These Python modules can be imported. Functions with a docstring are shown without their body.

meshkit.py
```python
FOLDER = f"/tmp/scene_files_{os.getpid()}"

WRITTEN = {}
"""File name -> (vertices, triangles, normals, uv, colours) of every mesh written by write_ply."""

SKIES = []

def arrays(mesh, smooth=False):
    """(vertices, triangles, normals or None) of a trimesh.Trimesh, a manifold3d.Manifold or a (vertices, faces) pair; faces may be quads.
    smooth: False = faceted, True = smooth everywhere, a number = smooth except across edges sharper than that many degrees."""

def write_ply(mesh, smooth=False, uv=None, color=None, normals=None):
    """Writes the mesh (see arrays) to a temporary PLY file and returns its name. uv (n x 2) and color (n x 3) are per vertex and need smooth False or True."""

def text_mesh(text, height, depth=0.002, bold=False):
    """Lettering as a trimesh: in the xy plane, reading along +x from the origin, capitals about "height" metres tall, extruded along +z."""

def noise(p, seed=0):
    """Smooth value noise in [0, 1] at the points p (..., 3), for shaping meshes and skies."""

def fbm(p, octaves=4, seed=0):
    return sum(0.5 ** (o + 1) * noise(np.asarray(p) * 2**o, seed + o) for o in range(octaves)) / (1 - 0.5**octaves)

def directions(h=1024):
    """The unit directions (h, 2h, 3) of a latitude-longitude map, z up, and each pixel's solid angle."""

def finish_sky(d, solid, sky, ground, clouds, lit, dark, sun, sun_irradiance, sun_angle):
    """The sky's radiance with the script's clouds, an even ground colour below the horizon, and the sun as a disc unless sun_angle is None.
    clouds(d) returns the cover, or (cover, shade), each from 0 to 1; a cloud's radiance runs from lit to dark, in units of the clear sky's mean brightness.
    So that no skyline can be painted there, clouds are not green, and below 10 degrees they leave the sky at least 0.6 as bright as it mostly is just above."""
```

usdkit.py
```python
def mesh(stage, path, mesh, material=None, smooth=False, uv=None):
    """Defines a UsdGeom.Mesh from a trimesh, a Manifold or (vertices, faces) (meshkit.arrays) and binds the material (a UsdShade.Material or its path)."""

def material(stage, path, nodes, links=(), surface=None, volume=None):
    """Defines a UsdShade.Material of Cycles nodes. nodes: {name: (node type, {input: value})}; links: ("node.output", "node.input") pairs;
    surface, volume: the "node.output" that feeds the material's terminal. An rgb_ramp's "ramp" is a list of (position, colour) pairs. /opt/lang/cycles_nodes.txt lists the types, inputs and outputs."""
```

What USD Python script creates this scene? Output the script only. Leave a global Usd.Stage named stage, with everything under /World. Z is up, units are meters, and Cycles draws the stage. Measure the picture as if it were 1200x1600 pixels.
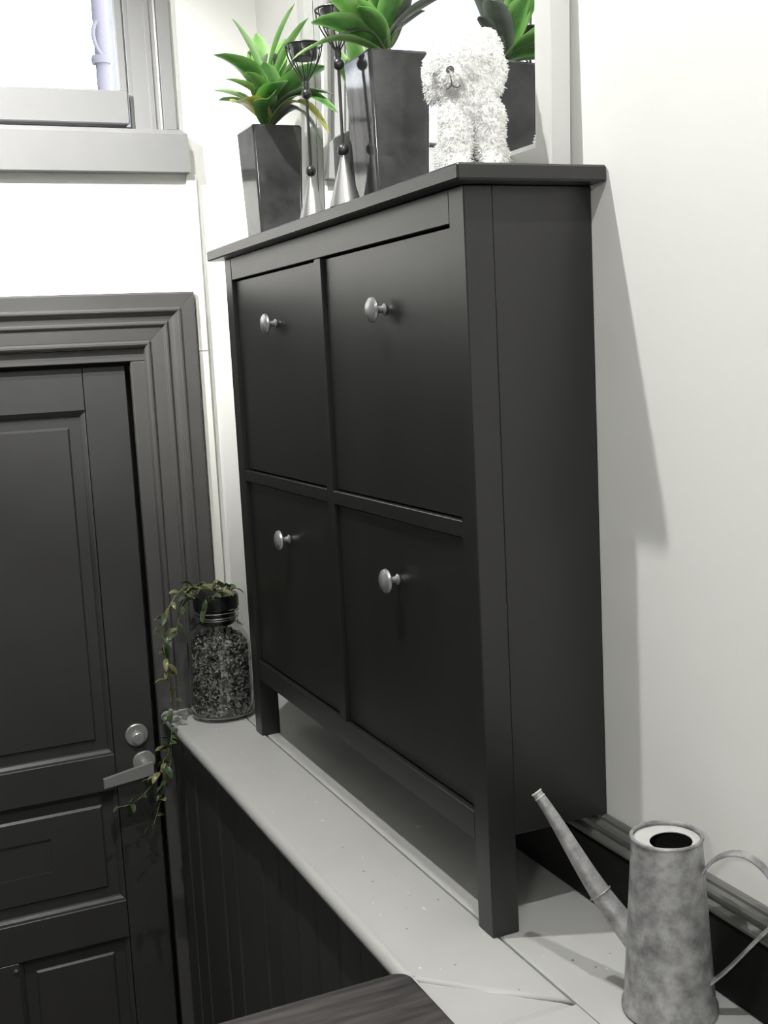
import math, random
import numpy as np, trimesh, manifold3d as m3
from shapely.geometry import Polygon, box as sbox
import usdkit, meshkit
from pxr import Usd, UsdGeom, UsdLux, UsdShade, Gf, Sdf, Vt

stage = Usd.Stage.CreateInMemory()
UsdGeom.SetStageUpAxis(stage, UsdGeom.Tokens.z)
UsdGeom.SetStageMetersPerUnit(stage, 1.0)
UsdGeom.Xform.Define(stage, '/World'); UsdGeom.Scope.Define(stage, '/World/Looks')
Z0 = 1.15            # the ledge's top stands 1.15 m above the lower floor; below, heights are given from the ledge's top
rng = random.Random(7); nrng = np.random.default_rng(7)

# ------------------------------------------------------------------ camera
cam = UsdGeom.Camera.Define(stage, '/World/Camera')
cam.CreateHorizontalApertureAttr(36.0); cam.CreateVerticalApertureAttr(48.0)
cam.CreateFocalLengthAttr(1838.04 / 1200 * 36.0)
cam.CreateClippingRangeAttr(Gf.Vec2f(0.02, 1000))
CAM = np.array([-0.89540, -1.31566, 0.79015 + Z0])
RM = np.array([[0.9115289895397506, -0.40809640373787986, -0.050717122205926696],
               [-0.10131218263127545, -0.10332284362855393, -0.9894747251117619],
               [0.398560839620664, 0.9070731587037062, -0.13552690463576822]])
_m = np.eye(4); _m[0, :3] = RM[0]; _m[1, :3] = -RM[1]; _m[2, :3] = -RM[2]; _m[3, :3] = CAM
cam.AddTransformOp().Set(Gf.Matrix4d(*_m.ravel().tolist()))
cam.CreateExposureAttr(0.0)

# ------------------------------------------------------------------ sky and lamps
dome = UsdLux.DomeLight.Define(stage, '/World/Sky')
dome.CreateIntensityAttr(1.0)
SKY = 9.0
# (place x, y, height above the ledge), aim, half cone angle, strength
SPOTS = [((-0.789, 0.256, 2.23), (-0.789, 0.256, 0.0), 85.0, 31.0),
         ((-1.50, 0.20, 1.90), (-0.60, 1.29, 1.22), 20.5, 108.0),
         ((-0.50, -0.90, 2.10), (-0.50, -0.90, 0.0), 85.0, 20.0)]
GLOBE = (-1.60, -1.80, 1.30, 11.0)     # frosted globe lamp: x, y, height, strength

# ------------------------------------------------------------------ helpers
def mat(name, color, rough=0.5, metal=0.0, spec=0.5, noise=None, bump=None, scale=(1, 1, 1), extra=None):
    """noise: (scale, amount) lightens and darkens the colour; bump: (scale, strength, distance)."""
    n = {'p': ('principled_bsdf', dict(base_color=color, roughness=rough, metallic=metal, specular_ior_level=spec, **(extra or {})))}
    l = []
    if noise or bump:
        n['tc'] = ('texture_coordinate', {}); n['mp'] = ('mapping', dict(scale=scale)); l.append(('tc.object', 'mp.vector'))
    if noise:
        n['nz'] = ('noise_texture', dict(scale=noise[0], detail=5.0, roughness=0.6))
        a = noise[1]
        n['rp'] = ('rgb_ramp', {'ramp': [(0.25, tuple(c * (1 - a) for c in color)), (0.75, tuple(min(1, c * (1 + a)) for c in color))]})
        l += [('mp.vector', 'nz.vector'), ('nz.fac', 'rp.fac'), ('rp.color', 'p.base_color')]
    if bump:
        n['nb'] = ('noise_texture', dict(scale=bump[0], detail=4.0)); n['bp'] = ('bump', dict(strength=bump[1], distance=bump[2]))
        l += [('mp.vector', 'nb.vector'), ('nb.fac', 'bp.height'), ('bp.normal', 'p.normal')]
    return usdkit.material(stage, '/World/Looks/' + name, n, l, surface='p.BSDF')

M = {}
M['wall'] = mat('wall_paint', (0.80, 0.80, 0.765), 0.7, spec=0.3, bump=(60, 0.06, 0.004))
M['ceiling'] = mat('ceiling_paint', (0.8, 0.8, 0.78), 0.8)
M['trunking'] = mat('trunking_paint', (0.80, 0.80, 0.74), 0.45)
M['door'] = mat('door_paint', (0.050, 0.050, 0.049), 0.38, noise=(9, 0.08), bump=(45, 0.05, 0.003))
M['casing'] = mat('casing_paint', (0.088, 0.087, 0.084), 0.36, noise=(7, 0.10), bump=(40, 0.05, 0.003))
M['window'] = mat('window_paint', (0.22, 0.22, 0.22), 0.4, noise=(8, 0.05), bump=(30, 0.05, 0.004))
M['cabinet'] = mat('black_stain', (0.013, 0.013, 0.013), 0.36, spec=0.65, noise=(14, 0.25), bump=(60, 0.05, 0.002), scale=(1, 1, 0.12))
M['cabinet_top'] = mat('black_stain_top', (0.013, 0.013, 0.013), 0.36, spec=0.65, noise=(14, 0.25), bump=(60, 0.05, 0.002), scale=(1, 0.12, 1))
M['ledge'] = usdkit.material(stage, '/World/Looks/ledge_paint', {
    'g': ('geometry', {}), 'n1': ('noise_texture', dict(scale=5.0, detail=5.0)), 'r1': ('rgb_ramp', {'ramp': [(0.25, (0.47, 0.47, 0.455)), (0.75, (0.53, 0.53, 0.515))]}),
    'n2': ('noise_texture', dict(scale=75.0, detail=2.0)), 'r2': ('rgb_ramp', {'ramp': [(0.0, (0.30, 0.30, 0.29)), (0.235, (0.30, 0.30, 0.29)), (0.25, (1, 1, 1)), (0.735, (1, 1, 1)), (0.75, (1.45, 1.45, 1.45)), (1.0, (1.45, 1.45, 1.45))]}),
    'mx': ('mix', dict(mix_type='multiply', fac=1.0)), 'nb': ('noise_texture', dict(scale=28.0, detail=4.0)), 'bp': ('bump', dict(strength=0.10, distance=0.004)),
    'p': ('principled_bsdf', dict(roughness=0.33))},
    [('g.position', 'n1.vector'), ('n1.fac', 'r1.fac'), ('g.position', 'n2.vector'), ('n2.fac', 'r2.fac'), ('r1.color', 'mx.color1'), ('r2.color', 'mx.color2'), ('mx.color', 'p.base_color'),
     ('g.position', 'nb.vector'), ('nb.fac', 'bp.height'), ('bp.normal', 'p.normal')], surface='p.BSDF')
M['plank'] = mat('plank_paint', (0.055, 0.055, 0.055), 0.5, noise=(18, 0.2), scale=(1, 1, 0.1))
M['base'] = mat('baseboard_paint', (0.009, 0.009, 0.009), 0.55, spec=0.15, noise=(7, 0.1))
M['base_moulding'] = mat('moulding_paint', (0.13, 0.13, 0.122), 0.4, noise=(7, 0.1))
M['tread'] = mat('tread_wood', (0.050, 0.046, 0.045), 0.5, noise=(60, 0.75), bump=(60, 0.15, 0.004), scale=(0.12, 1.2, 1))
M['steel'] = mat('brushed_steel', (0.50, 0.50, 0.49), 0.34, 0.55)
M['knob'] = mat('knob_metal', (0.40, 0.40, 0.40), 0.30, 0.6)
M['iron'] = mat('dark_metal', (0.10, 0.10, 0.10), 0.35, 0.8)
M['cone'] = mat('cone_metal', (0.42, 0.42, 0.41), 0.42, 0.85)
M['pot'] = mat('glazed_pot', (0.080, 0.080, 0.081), 0.08, noise=(12, 0.5), spec=0.6)
M['soil'] = mat('soil', (0.03, 0.025, 0.02), 0.95, bump=(90, 1.0, 0.01))
M['stem'] = mat('plant_stem', (0.20, 0.24, 0.08), 0.6)
M['frame'] = mat('frame_paint', (0.62, 0.62, 0.60), 0.35)
M['fur'] = mat('white_fleece', (0.90, 0.90, 0.88), 0.9, spec=0.1, bump=(120, 0.5, 0.004))
M['nose'] = mat('dark_felt', (0.10, 0.10, 0.10), 0.8)
M['zinc'] = mat('galvanised_zinc', (0.34, 0.34, 0.34), 0.46, 0.45, noise=(48, 0.60), bump=(30, 0.05, 0.003))
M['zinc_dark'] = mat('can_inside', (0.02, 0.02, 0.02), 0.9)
M['zinc_lid'] = mat('can_cover', (0.62, 0.62, 0.60), 0.4, 0.2, noise=(20, 0.1))
M['lid'] = mat('black_lid', (0.012, 0.012, 0.012), 0.25)
M['wire'] = mat('closure_wire', (0.5, 0.5, 0.5), 0.3, 0.9)
M['floor'] = mat('floor_wood', (0.10, 0.09, 0.08), 0.5, noise=(12, 0.3), scale=(1, 0.1, 1))
M['pole'] = mat('pole_paint', (0.120, 0.116, 0.140), 0.9, spec=0.0)
M['render'] = mat('outside_render', (0.20, 0.23, 0.28), 0.8, noise=(3, 0.1))
M['band'] = mat('outside_band', (0.85, 0.85, 0.85), 0.7)
M['ground'] = mat('outside_ground', (0.25, 0.25, 0.24), 0.9, noise=(2, 0.2))
M['hedge'] = mat('hedge_leaves', (0.05, 0.07, 0.04), 0.8, noise=(20, 0.5))
M['glass'] = usdkit.material(stage, '/World/Looks/jar_glass', {'p': ('principled_bsdf', dict(base_color=(0.9, 0.92, 0.91), roughness=0.02, transmission_weight=1.0, ior=1.45))}, [], surface='p.BSDF')
M['pane'] = usdkit.material(stage, '/World/Looks/window_glass', {'t': ('transparent_bsdf', dict(color=(0.97, 0.97, 0.97))), 'g': ('glossy_bsdf', dict(color=(1, 1, 1), roughness=0.01)), 'f': ('fresnel', dict(IOR=1.45)), 'm': ('mix_closure', {})},
                            [('f.fac', 'm.fac'), ('t.BSDF', 'm.closure1'), ('g.BSDF', 'm.closure2')], surface='m.closure')
M['mirror'] = usdkit.material(stage, '/World/Looks/mirror_glass', {'g': ('glossy_bsdf', dict(color=(0.93, 0.94, 0.94), roughness=0.0))}, [], surface='g.BSDF')
M['bulb'] = usdkit.material(stage, '/World/Looks/bulb', {'e': ('emission', dict(color=(1, 0.97, 0.92), strength=20.0))}, [], surface='e.emission')
M['lamp_white'] = mat('lamp_housing', (0.25, 0.25, 0.25), 0.4)
M['hall_dark'] = mat('hall_paint', (0.10, 0.10, 0.10), 0.6)
def leafmat(name, c1, c2, tr=0.35, edge=None):
    """edge: the colour of the leaf's margin (the mesh's st.x runs from 0 at the midrib to 1 at the margin)."""
    edge = edge or c2
    return usdkit.material(stage, '/World/Looks/' + name, {
        'tc': ('texture_coordinate', {}), 'nz': ('noise_texture', dict(scale=30.0, detail=3.0)), 'rp': ('rgb_ramp', {'ramp': [(0.35, c1), (0.7, c2)]}),
        'uv': ('uvmap', dict(attribute='st')), 'sx': ('separate_xyz', {}), 're': ('rgb_ramp', {'ramp': [(0.45, (0, 0, 0)), (0.95, (1, 1, 1))]}), 'bw': ('rgb_to_bw', {}), 'mx': ('mix', dict(color2=edge)),
        'p': ('principled_bsdf', dict(roughness=0.3, specular_ior_level=0.5)), 't': ('translucent_bsdf', {}), 'm': ('mix_closure', dict(fac=tr))},
        [('tc.object', 'nz.vector'), ('nz.fac', 'rp.fac'), ('uv.UV', 'sx.vector'), ('sx.x', 're.fac'), ('re.color', 'bw.color'), ('bw.val', 'mx.fac'), ('rp.color', 'mx.color1'),
         ('mx.color', 'p.base_color'), ('mx.color', 't.color'), ('p.BSDF', 'm.closure1'), ('t.BSDF', 'm.closure2')], surface='m.closure')
M['leaf'] = leafmat('leaf_green', (0.12, 0.30, 0.09), (0.24, 0.50, 0.15), edge=(0.42, 0.72, 0.26))
M['leaf_light'] = leafmat('leaf_light_green', (0.26, 0.55, 0.15), (0.42, 0.70, 0.25), edge=(0.60, 0.82, 0.42))
M['leaf_yellow'] = leafmat('leaf_yellow_green', (0.42, 0.46, 0.08), (0.58, 0.56, 0.16), edge=(0.72, 0.68, 0.28))
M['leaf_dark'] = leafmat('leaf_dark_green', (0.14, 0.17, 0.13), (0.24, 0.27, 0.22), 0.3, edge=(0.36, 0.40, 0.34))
M['vine_leaf'] = leafmat('vine_leaf_olive', (0.16, 0.17, 0.05), (0.26, 0.25, 0.11), 0.2)
M['vine_leaf_green'] = leafmat('vine_leaf_green', (0.05, 0.09, 0.04), (0.09, 0.13, 0.06), 0.2)
M['pebble'] = usdkit.material(stage, '/World/Looks/pebble_stone', {
    'g': ('geometry', {}), 'vo': ('voronoi_texture', dict(scale=190.0)), 'bw': ('rgb_to_bw', {}), 'rp': ('rgb_ramp', {'ramp': [(0.15, (0.03, 0.03, 0.03)), (0.4, (0.12, 0.12, 0.115)), (0.6, (0.38, 0.38, 0.35)), (0.8, (0.8, 0.8, 0.74))]}),
    'p': ('principled_bsdf', dict(roughness=0.45))}, [('g.position', 'vo.vector'), ('vo.color', 'bw.color'), ('bw.val', 'rp.fac'), ('rp.color', 'p.base_color')], surface='p.BSDF')
sky = usdkit.material(stage, '/World/Looks/sky', {
    'tc': ('texture_coordinate', {}), 'nz': ('noise_texture', dict(scale=2.2, detail=4.0)), 'rp': ('rgb_ramp', {'ramp': [(0.3, (0.86, 0.92, 1.0)), (0.65, (1, 1, 1))]}), 'b': ('background_shader', dict(strength=SKY))},
    [('tc.generated', 'nz.vector'), ('nz.fac', 'rp.fac'), ('rp.color', 'b.color')], surface='b.background')
UsdShade.MaterialBindingAPI.Apply(dome.GetPrim()).Bind(sky)

used = {}
def numbered(path):
    k = used.get(path, 0); used[path] = k + 1
    return path if k == 0 else f'{path}_{k:03d}'
OFF = {}
def tag(prim, label=None, cat=None, group=None, kind=None):
    p = prim.GetPrim() if hasattr(prim, 'GetPrim') else prim
    for k, v in (('label', label), ('category', cat), ('group', group), ('kind', kind)):
        if v: p.SetCustomDataByKey(k, v)
    return p
def thing(name, loc, label, cat, group=None, kind=None):
    """An Xform at the thing's base; its parts are given in room coordinates (heights from the ledge's top)."""
    path = numbered('/World/' + name)
    x = UsdGeom.Xform.Define(stage, path); x.AddTranslateOp().Set(Gf.Vec3d(loc[0], loc[1], loc[2] + Z0))
    OFF[path] = np.array([loc[0], loc[1], loc[2]], float)
    return tag(x, label, cat, group, kind)
def obj(name, mesh, m, parent=None, smooth=35, label=None, kind=None):
    base = str(parent.GetPath()) if parent is not None else '/World'
    path = numbered(base + '/' + name)
    off = OFF[base].copy() if parent is not None else np.array([0, 0, -Z0])
    OFF[path] = off
    if hasattr(mesh, 'to_mesh'):
        mm = mesh.to_mesh(); mesh = trimesh.Trimesh(mm.vert_properties[:, :3], mm.tri_verts, process=False)
    if isinstance(mesh, (list, tuple)) and isinstance(mesh[0], trimesh.Trimesh): mesh = trimesh.util.concatenate(mesh)
    v = np.asarray(mesh.vertices) - off
    p = usdkit.mesh(stage, path, (v, np.asarray(mesh.faces)), M[m] if isinstance(m, str) else m, smooth=smooth, uv=mesh.metadata.get('st')).GetPrim()
    return tag(p, label, kind=kind)

def bx(x0, x1, y0, y1, z0, z1, c=0.0):
    x0, x1 = sorted((x0, x1)); y0, y1 = sorted((y0, y1)); z0, z1 = sorted((z0, z1))
    if c <= 0:
        b = trimesh.creation.box([x1 - x0, y1 - y0, z1 - z0]); b.apply_translation([(x0 + x1) / 2, (y0 + y1) / 2, (z0 + z1) / 2]); return b
    pts = []
    for sx in (0, 1):
        for sy in (0, 1):
            for sz in (0, 1):
                X, Y, Z = (x0, x1)[sx], (y0, y1)[sy], (z0, z1)[sz]
                dx, dy, dz = (c, -c)[sx], (c, -c)[sy], (c, -c)[sz]
                pts += [(X, Y + dy, Z + dz), (X + dx, Y, Z + dz), (X + dx, Y + dy, Z)]
    return trimesh.convex.convex_hull(np.array(pts))
def hull(pts): return trimesh.convex.convex_hull(np.array(pts, float))
def lathe(prof, seg=48, at=(0, 0, 0)):
    m = trimesh.creation.revolve(np.array(prof, float), sections=seg); m.apply_translation(at); return m
def frame_of(a):
    a = a / np.linalg.norm(a); u = np.cross(a, [0, 0, 1.0])
    if np.linalg.norm(u) < 1e-6: u = np.array([1.0, 0, 0])
    u /= np.linalg.norm(u); return u, np.cross(u, a) * -1
def tube(pts, radii, sides=10, closed_ring=False):
    p = np.asarray(pts, float); n = len(p); r = np.broadcast_to(radii, (n,))
    if closed_ring: t = np.roll(p, -1, 0) - np.roll(p, 1, 0)
    else: t = np.gradient(p, axis=0)
    t /= np.linalg.norm(t, axis=1, keepdims=True)
    u = frame_of(t[0])[0]; V = []
    for i in range(n):
        u = u - t[i] * (u @ t[i]); u /= np.linalg.norm(u); w = np.cross(t[i], u)
        a = np.arange(sides) * 2 * math.pi / sides
        V.append(p[i] + r[i] * (np.cos(a)[:, None] * u + np.sin(a)[:, None] * w))
    V = np.vstack(V); F = []
    for i in range(n if closed_ring else n - 1):
        j = (i + 1) % n
        for k in range(sides):
            l = (k + 1) % sides
            F += [(i * sides + k, i * sides + l, j * sides + l), (i * sides + k, j * sides + l, j * sides + k)]
    if not closed_ring:
        V = np.vstack([V, p[0], p[-1]]); a, b = len(V) - 2, len(V) - 1
        for k in range(sides):
            l = (k + 1) % sides
            F += [(a, l, k), (b, (n - 1) * sides + k, (n - 1) * sides + l)]
    m = trimesh.Trimesh(V, F, process=False); m.fix_normals() if not closed_ring else None
    return m
def ring(c, R, r, axis=(0, 0, 1), n=36, sides=8):
    u, w = frame_of(np.array(axis, float)); a = np.arange(n) * 2 * math.pi / n
    return tube(np.array(c) + R * (np.cos(a)[:, None] * u + np.sin(a)[:, None] * w), r, sides, True)
def ball(c, r, sub=3):
    m = trimesh.creation.icosphere(sub, 1.0); m.apply_scale(r); m.apply_translation(c); return m
def spline(pts, n=24):
    from scipy.interpolate import CubicSpline
    p = np.asarray(pts, float); d = np.r_[0, np.cumsum(np.linalg.norm(np.diff(p, axis=0), axis=1))]
    return CubicSpline(d, p)(np.linspace(0, d[-1], n))
def sweep(prof, path, ups, close=True):
    """A closed 2D profile (a, b) along path points; ups: for each point the world vectors (A, B) that a and b follow (mitred by the caller)."""
    prof = np.asarray(prof, float); n, k = len(path), len(prof)
    V = np.vstack([np.asarray(p) + prof[:, :1] * np.asarray(A) + prof[:, 1:] * np.asarray(B) for p, (A, B) in zip(path, ups)])
    F = []
    for i in range(n - 1):
        for j in range(k):
            l = (j + 1) % k
            F += [(i * k + j, i * k + l, (i + 1) * k + l), (i * k + j, (i + 1) * k + l, (i + 1) * k + j)]
    tri = trimesh.creation.triangulate_polygon(Polygon(prof), engine='earcut')
    # cap both ends with the same polygon, indices matched by position
    tv, tf = tri
    idx = np.array([np.argmin(np.abs(prof - q).sum(1)) for q in tv])
    for f in tf:
        a, b, c = idx[f]; F += [(a, b, c), ((n - 1) * k + c, (n - 1) * k + b, (n - 1) * k + a)]
    m = trimesh.Trimesh(V, F, process=False); m.fix_normals(); return m

# ================================================================== the setting
YW = 1.29            # inner face of the wall with the door and the window
XL, YF, ZC, ZF = -2.0, -3.2, 2.42, -Z0     # left wall, wall behind the camera, ceiling, lower floor
DX0, DX1, DTOP = -1.215, -0.305, 0.825     # door opening
WX0, WX1, WZ0, WZ1 = -0.735, -0.285, 1.285, 2.05   # window opening

def extrude_xz(poly, y0, y1):
    m = trimesh.creation.extrude_polygon(poly, y1 - y0, engine='earcut')     # (x, z, depth)
    v = m.vertices.copy(); m.vertices = np.c_[v[:, 0], y0 + v[:, 2], v[:, 1]]; m.fix_normals(); return m
wall = sbox(XL - .1, ZF, .1, ZC).difference(sbox(DX0, ZF - 1, DX1, DTOP)).difference(sbox(WX0, WZ0, WX1, WZ1))
tag(obj('wall_back', extrude_xz(wall, YW, YW + .16), 'wall', smooth=False), 'white plaster wall that holds the grey door and the window above it', 'wall', kind='structure')
tag(obj('wall_right', bx(0, .12, YF, YW, ZF, ZC), 'wall', smooth=False), 'white plaster wall behind the black cabinet and the watering can', 'wall', kind='structure')
tag(obj('wall_left', bx(XL - .12, XL, YF, YW, ZF, ZC), 'hall_dark', smooth=False), 'dark grey wall across the stairwell from the cabinet', 'wall', kind='structure')
tag(obj('wall_front', bx(XL - .12, .12, YF - .12, YF, ZF, ZC), 'hall_dark', smooth=False), 'dark grey wall at the end of the landing', 'wall', kind='structure')
tag(obj('ceiling', bx(XL - .12, .12, YF - .12, YW + .16, ZC, ZC + .1), 'ceiling', smooth=False), 'white ceiling over the stairwell', 'ceiling', kind='structure')
tag(obj('floor', bx(XL, 0, YF, YW + .2, ZF - .05, ZF), 'floor', smooth=False), 'dark wooden floor of the lower hall', 'floor', kind='structure')

# ---- the ledge: painted boards, mitred at its corner, with a rounded nosing
LX, LJ, LY, LK = -.326, -.176, -.036, -.182
ledge = thing('ledge', (LX, 0, 0), 'pale grey painted board ledge under the cabinet with chipped front edge', 'ledge', kind='structure')
def board_poly(pts, z0=-.028, z1=0.0, c=.003):
    p = Polygon(pts).buffer(-.0003); q = p.buffer(-c, join_style=2)
    a, b = np.array(p.exterior.coords)[:-1], np.array(q.exterior.coords)[:-1]
    vs = np.vstack([np.c_[a, np.full(len(a), z0)], np.c_[a, np.full(len(a), z1 - c)], np.c_[b, np.full(len(b), z1)]])
    return trimesh.convex.convex_hull(vs)
obj('board', board_poly([(LX, YW - .005), (LJ, YW - .005), (LJ, LK), (LX, LY)], c=.006), 'ledge', ledge, smooth=50)
obj('board', board_poly([(LJ, YW - .005), (-.002, YW - .005), (-.002, -.75), (LJ, -.75)], z1=-.0006, c=.002), 'ledge', ledge)
obj('board', board_poly([(LX, LY), (LJ, LK), (-1.6, LK), (-1.6, LY)], z1=-.0012, c=.006), 'ledge', ledge)
for i in range(3):
    y1 = LK - i * .19; obj('board', board_poly([(-1.6, y1), (LJ, y1), (LJ, y1 - .19), (-1.6, y1 - .19)], z1=-.001), 'ledge', ledge)
obj('nosing', tube([(LX + .004, YW - .006, -.014), (LX + .004, LY + .004, -.014)], .0138, 14), 'ledge', ledge)
obj('nosing', tube([(LX + .004, LY + .004, -.0148), (-1.6, LY + .004, -.0148)], .0138, 14), 'ledge', ledge)
tag(obj('floor_landing', bx(-1.6, -.002, YF, -.752, -.03, -.002), 'ledge', smooth=False), 'pale landing floor behind the ledge corner', 'floor', kind='structure')
tag(obj('wall_landing', bx(-1.6, LX, -.09, -.062, ZF, -.029), 'plank', smooth=False), 'dark panelled wall beneath the landing edge', 'wall', kind='structure')
# ---- upright planks below the ledge
pan = thing('panelling', (LX + .03, .6, ZF), 'dark upright plank panelling below the ledge front edge', 'panelling', kind='structure')
w = .0925; y = YW - .004; k = 0
while y > -.055:
    y0 = max(y - w, -.06); d = .0015 * ((k * 7) % 3)
    obj('plank', bx(LX + .012 + d, LX + .030, y0 + .0018, y - .0018, ZF, -.029, .004), 'plank', pan); y = y0; k += 1
obj('backing', bx(LX + .029, LX + .04, -.06, YW - .004, ZF, -.03), 'plank', pan, smooth=False)

# ---- baseboard on the right wall: plain board with a stepped moulding on top
bb = thing('baseboard_right', (-.008, .2, 0), 'dark grey baseboard with stepped moulding behind the watering can', 'baseboard', kind='structure')
pth, ups = [(0, -.74, 0), (0, YW - .004, 0)], [((-1, 0, 0), (0, 0, 1))] * 2
obj('board', sweep([(0, .001), (.016, .001), (.016, .092), (.0135, .0945), (0, .0945)], pth, ups), 'base', bb, smooth=25)
obj('moulding', sweep([(0, .0948), (.0125, .0948), (.0125, .0985), (.019, .101), (.0205, .105), (.019, .109), (.0125, .1125), (.0125, .1165), (.0155, .1185), (.0165, .123), (.0140, .127), (.008, .1285), (.008, .1325), (.0045, .1355), (0, .1355)], pth, ups), 'base_moulding', bb, smooth=25, label='lighter stepped moulding along the top')

# ---- cable trunking beside the door casing
tr = thing('trim_1', (-.176, YW, 0), 'narrow white cable trunking in two lengths beside the door casing', 'trim', kind='structure')
obj('trunking_length', bx(-.187, -.165, YW - .012, YW - .0005, .002, .8095, .0015), 'trunking', tr)
obj('trunking_length', bx(-.187, -.165, YW - .0122, YW - .0005, .8105, 1.195, .0015), 'trunking', tr)

# ---- door
d1 = thing('door_1', ((DX0 + DX1) / 2, YW, ZF), 'dark grey panelled door with moulded casing and steel lever handle', 'door', kind='structure')
CW = .116
def bead(a0, a1, b0, b1, n=6):
    t = np.linspace(0, math.pi, n); return [((a0 + a1) / 2 - (a1 - a0) / 2 * math.cos(x), b0 + (b1 - b0) * math.sin(x)) for x in t]
cp = [(0, 0), (0, .010)] + bead(.001, .014, .012, .019) + [(.016, .013), (.042, .015)] + bead(.044, .055, .016, .022) + [(.057, .0165), (.063, .017), (.068, .020), (.071, .0245)] + bead(.073, .083, .025, .030) + [(.085, .0245), (.112, .026), (CW, .0235), (CW, 0)]
IX0, IX1, IT = DX0 - .004, DX1 - .004, DTOP
# profile a: from the inner edge outwards, b: out of the wall (towards -y)
B = (0, -1, 0)
def casing(name, parent, m, path_pts, As):
    return obj(name, sweep(cp, path_pts, [(A, B) for A in As]), m, parent, smooth=28)
casing('casing', d1, 'casing', [(IX1, YW, ZF + .001), (IX1, YW, IT)], [(1, 0, 0), (1, 0, 1)])
casing('casing', d1, 'casing', [(IX0, YW, ZF + .001), (IX0, YW, IT)], [(-1, 0, 0), (-1, 0, 1)])
casing('casing', d1, 'casing', [(IX0, YW, IT + .0006), (IX1, YW, IT + .0006)], [(-1, 0, 1), (1, 0, 1)])
# jamb: lining with a rebate
for s, xe in ((1, DX1), (-1, DX0)):
    obj('jamb', trimesh.util.concatenate([bx(xe - s * .034, xe, YW + .001, YW + .0195, ZF, DTOP - .03, .002), bx(xe - s * .012, xe, YW + .02, YW + .10, ZF, DTOP - .001)]), 'casing', d1)
obj('jamb', trimesh.util.concatenate([bx(DX0, DX1, YW + .001, YW + .0195, DTOP - .030, DTOP - .0005, .002), bx(DX0 + .012, DX1 - .012, YW + .02, YW + .10, DTOP - .012, DTOP - .0005)]), 'casing', d1)
obj('stop', bx(DX0 + .012, DX1 - .012, YW + .085, YW + .10, ZF, DTOP - .012), 'casing', d1, smooth=False)
LY0, LY1 = YW + .022, YW + .062     # leaf: front and back face
RX, LXd, LT = -.349, -1.171, .787
S = .092
obj('stile', bx(RX - S, RX, LY0, LY1, ZF + .004, LT, .0012), 'door', d1)
obj('stile', bx(LXd, LXd + S, LY0, LY1, ZF + .004, LT, .0012), 'door', d1)
ix1, ix0 = RX - S - .0015, LXd + S + .0015
rails = [(.694, LT), (-.172, -.089), (-.530, -.441), (ZF + .004, ZF + .16)]
for z0, z1 in rails: obj('rail', bx(ix0, ix1, LY0 + .0004, LY1, z0, z1, .0012), 'door', d1)
obj('muntin', bx(-.80, -.692, LY0 + .0004, LY1, ZF + .161, -.531, .0012), 'door', d1)
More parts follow.
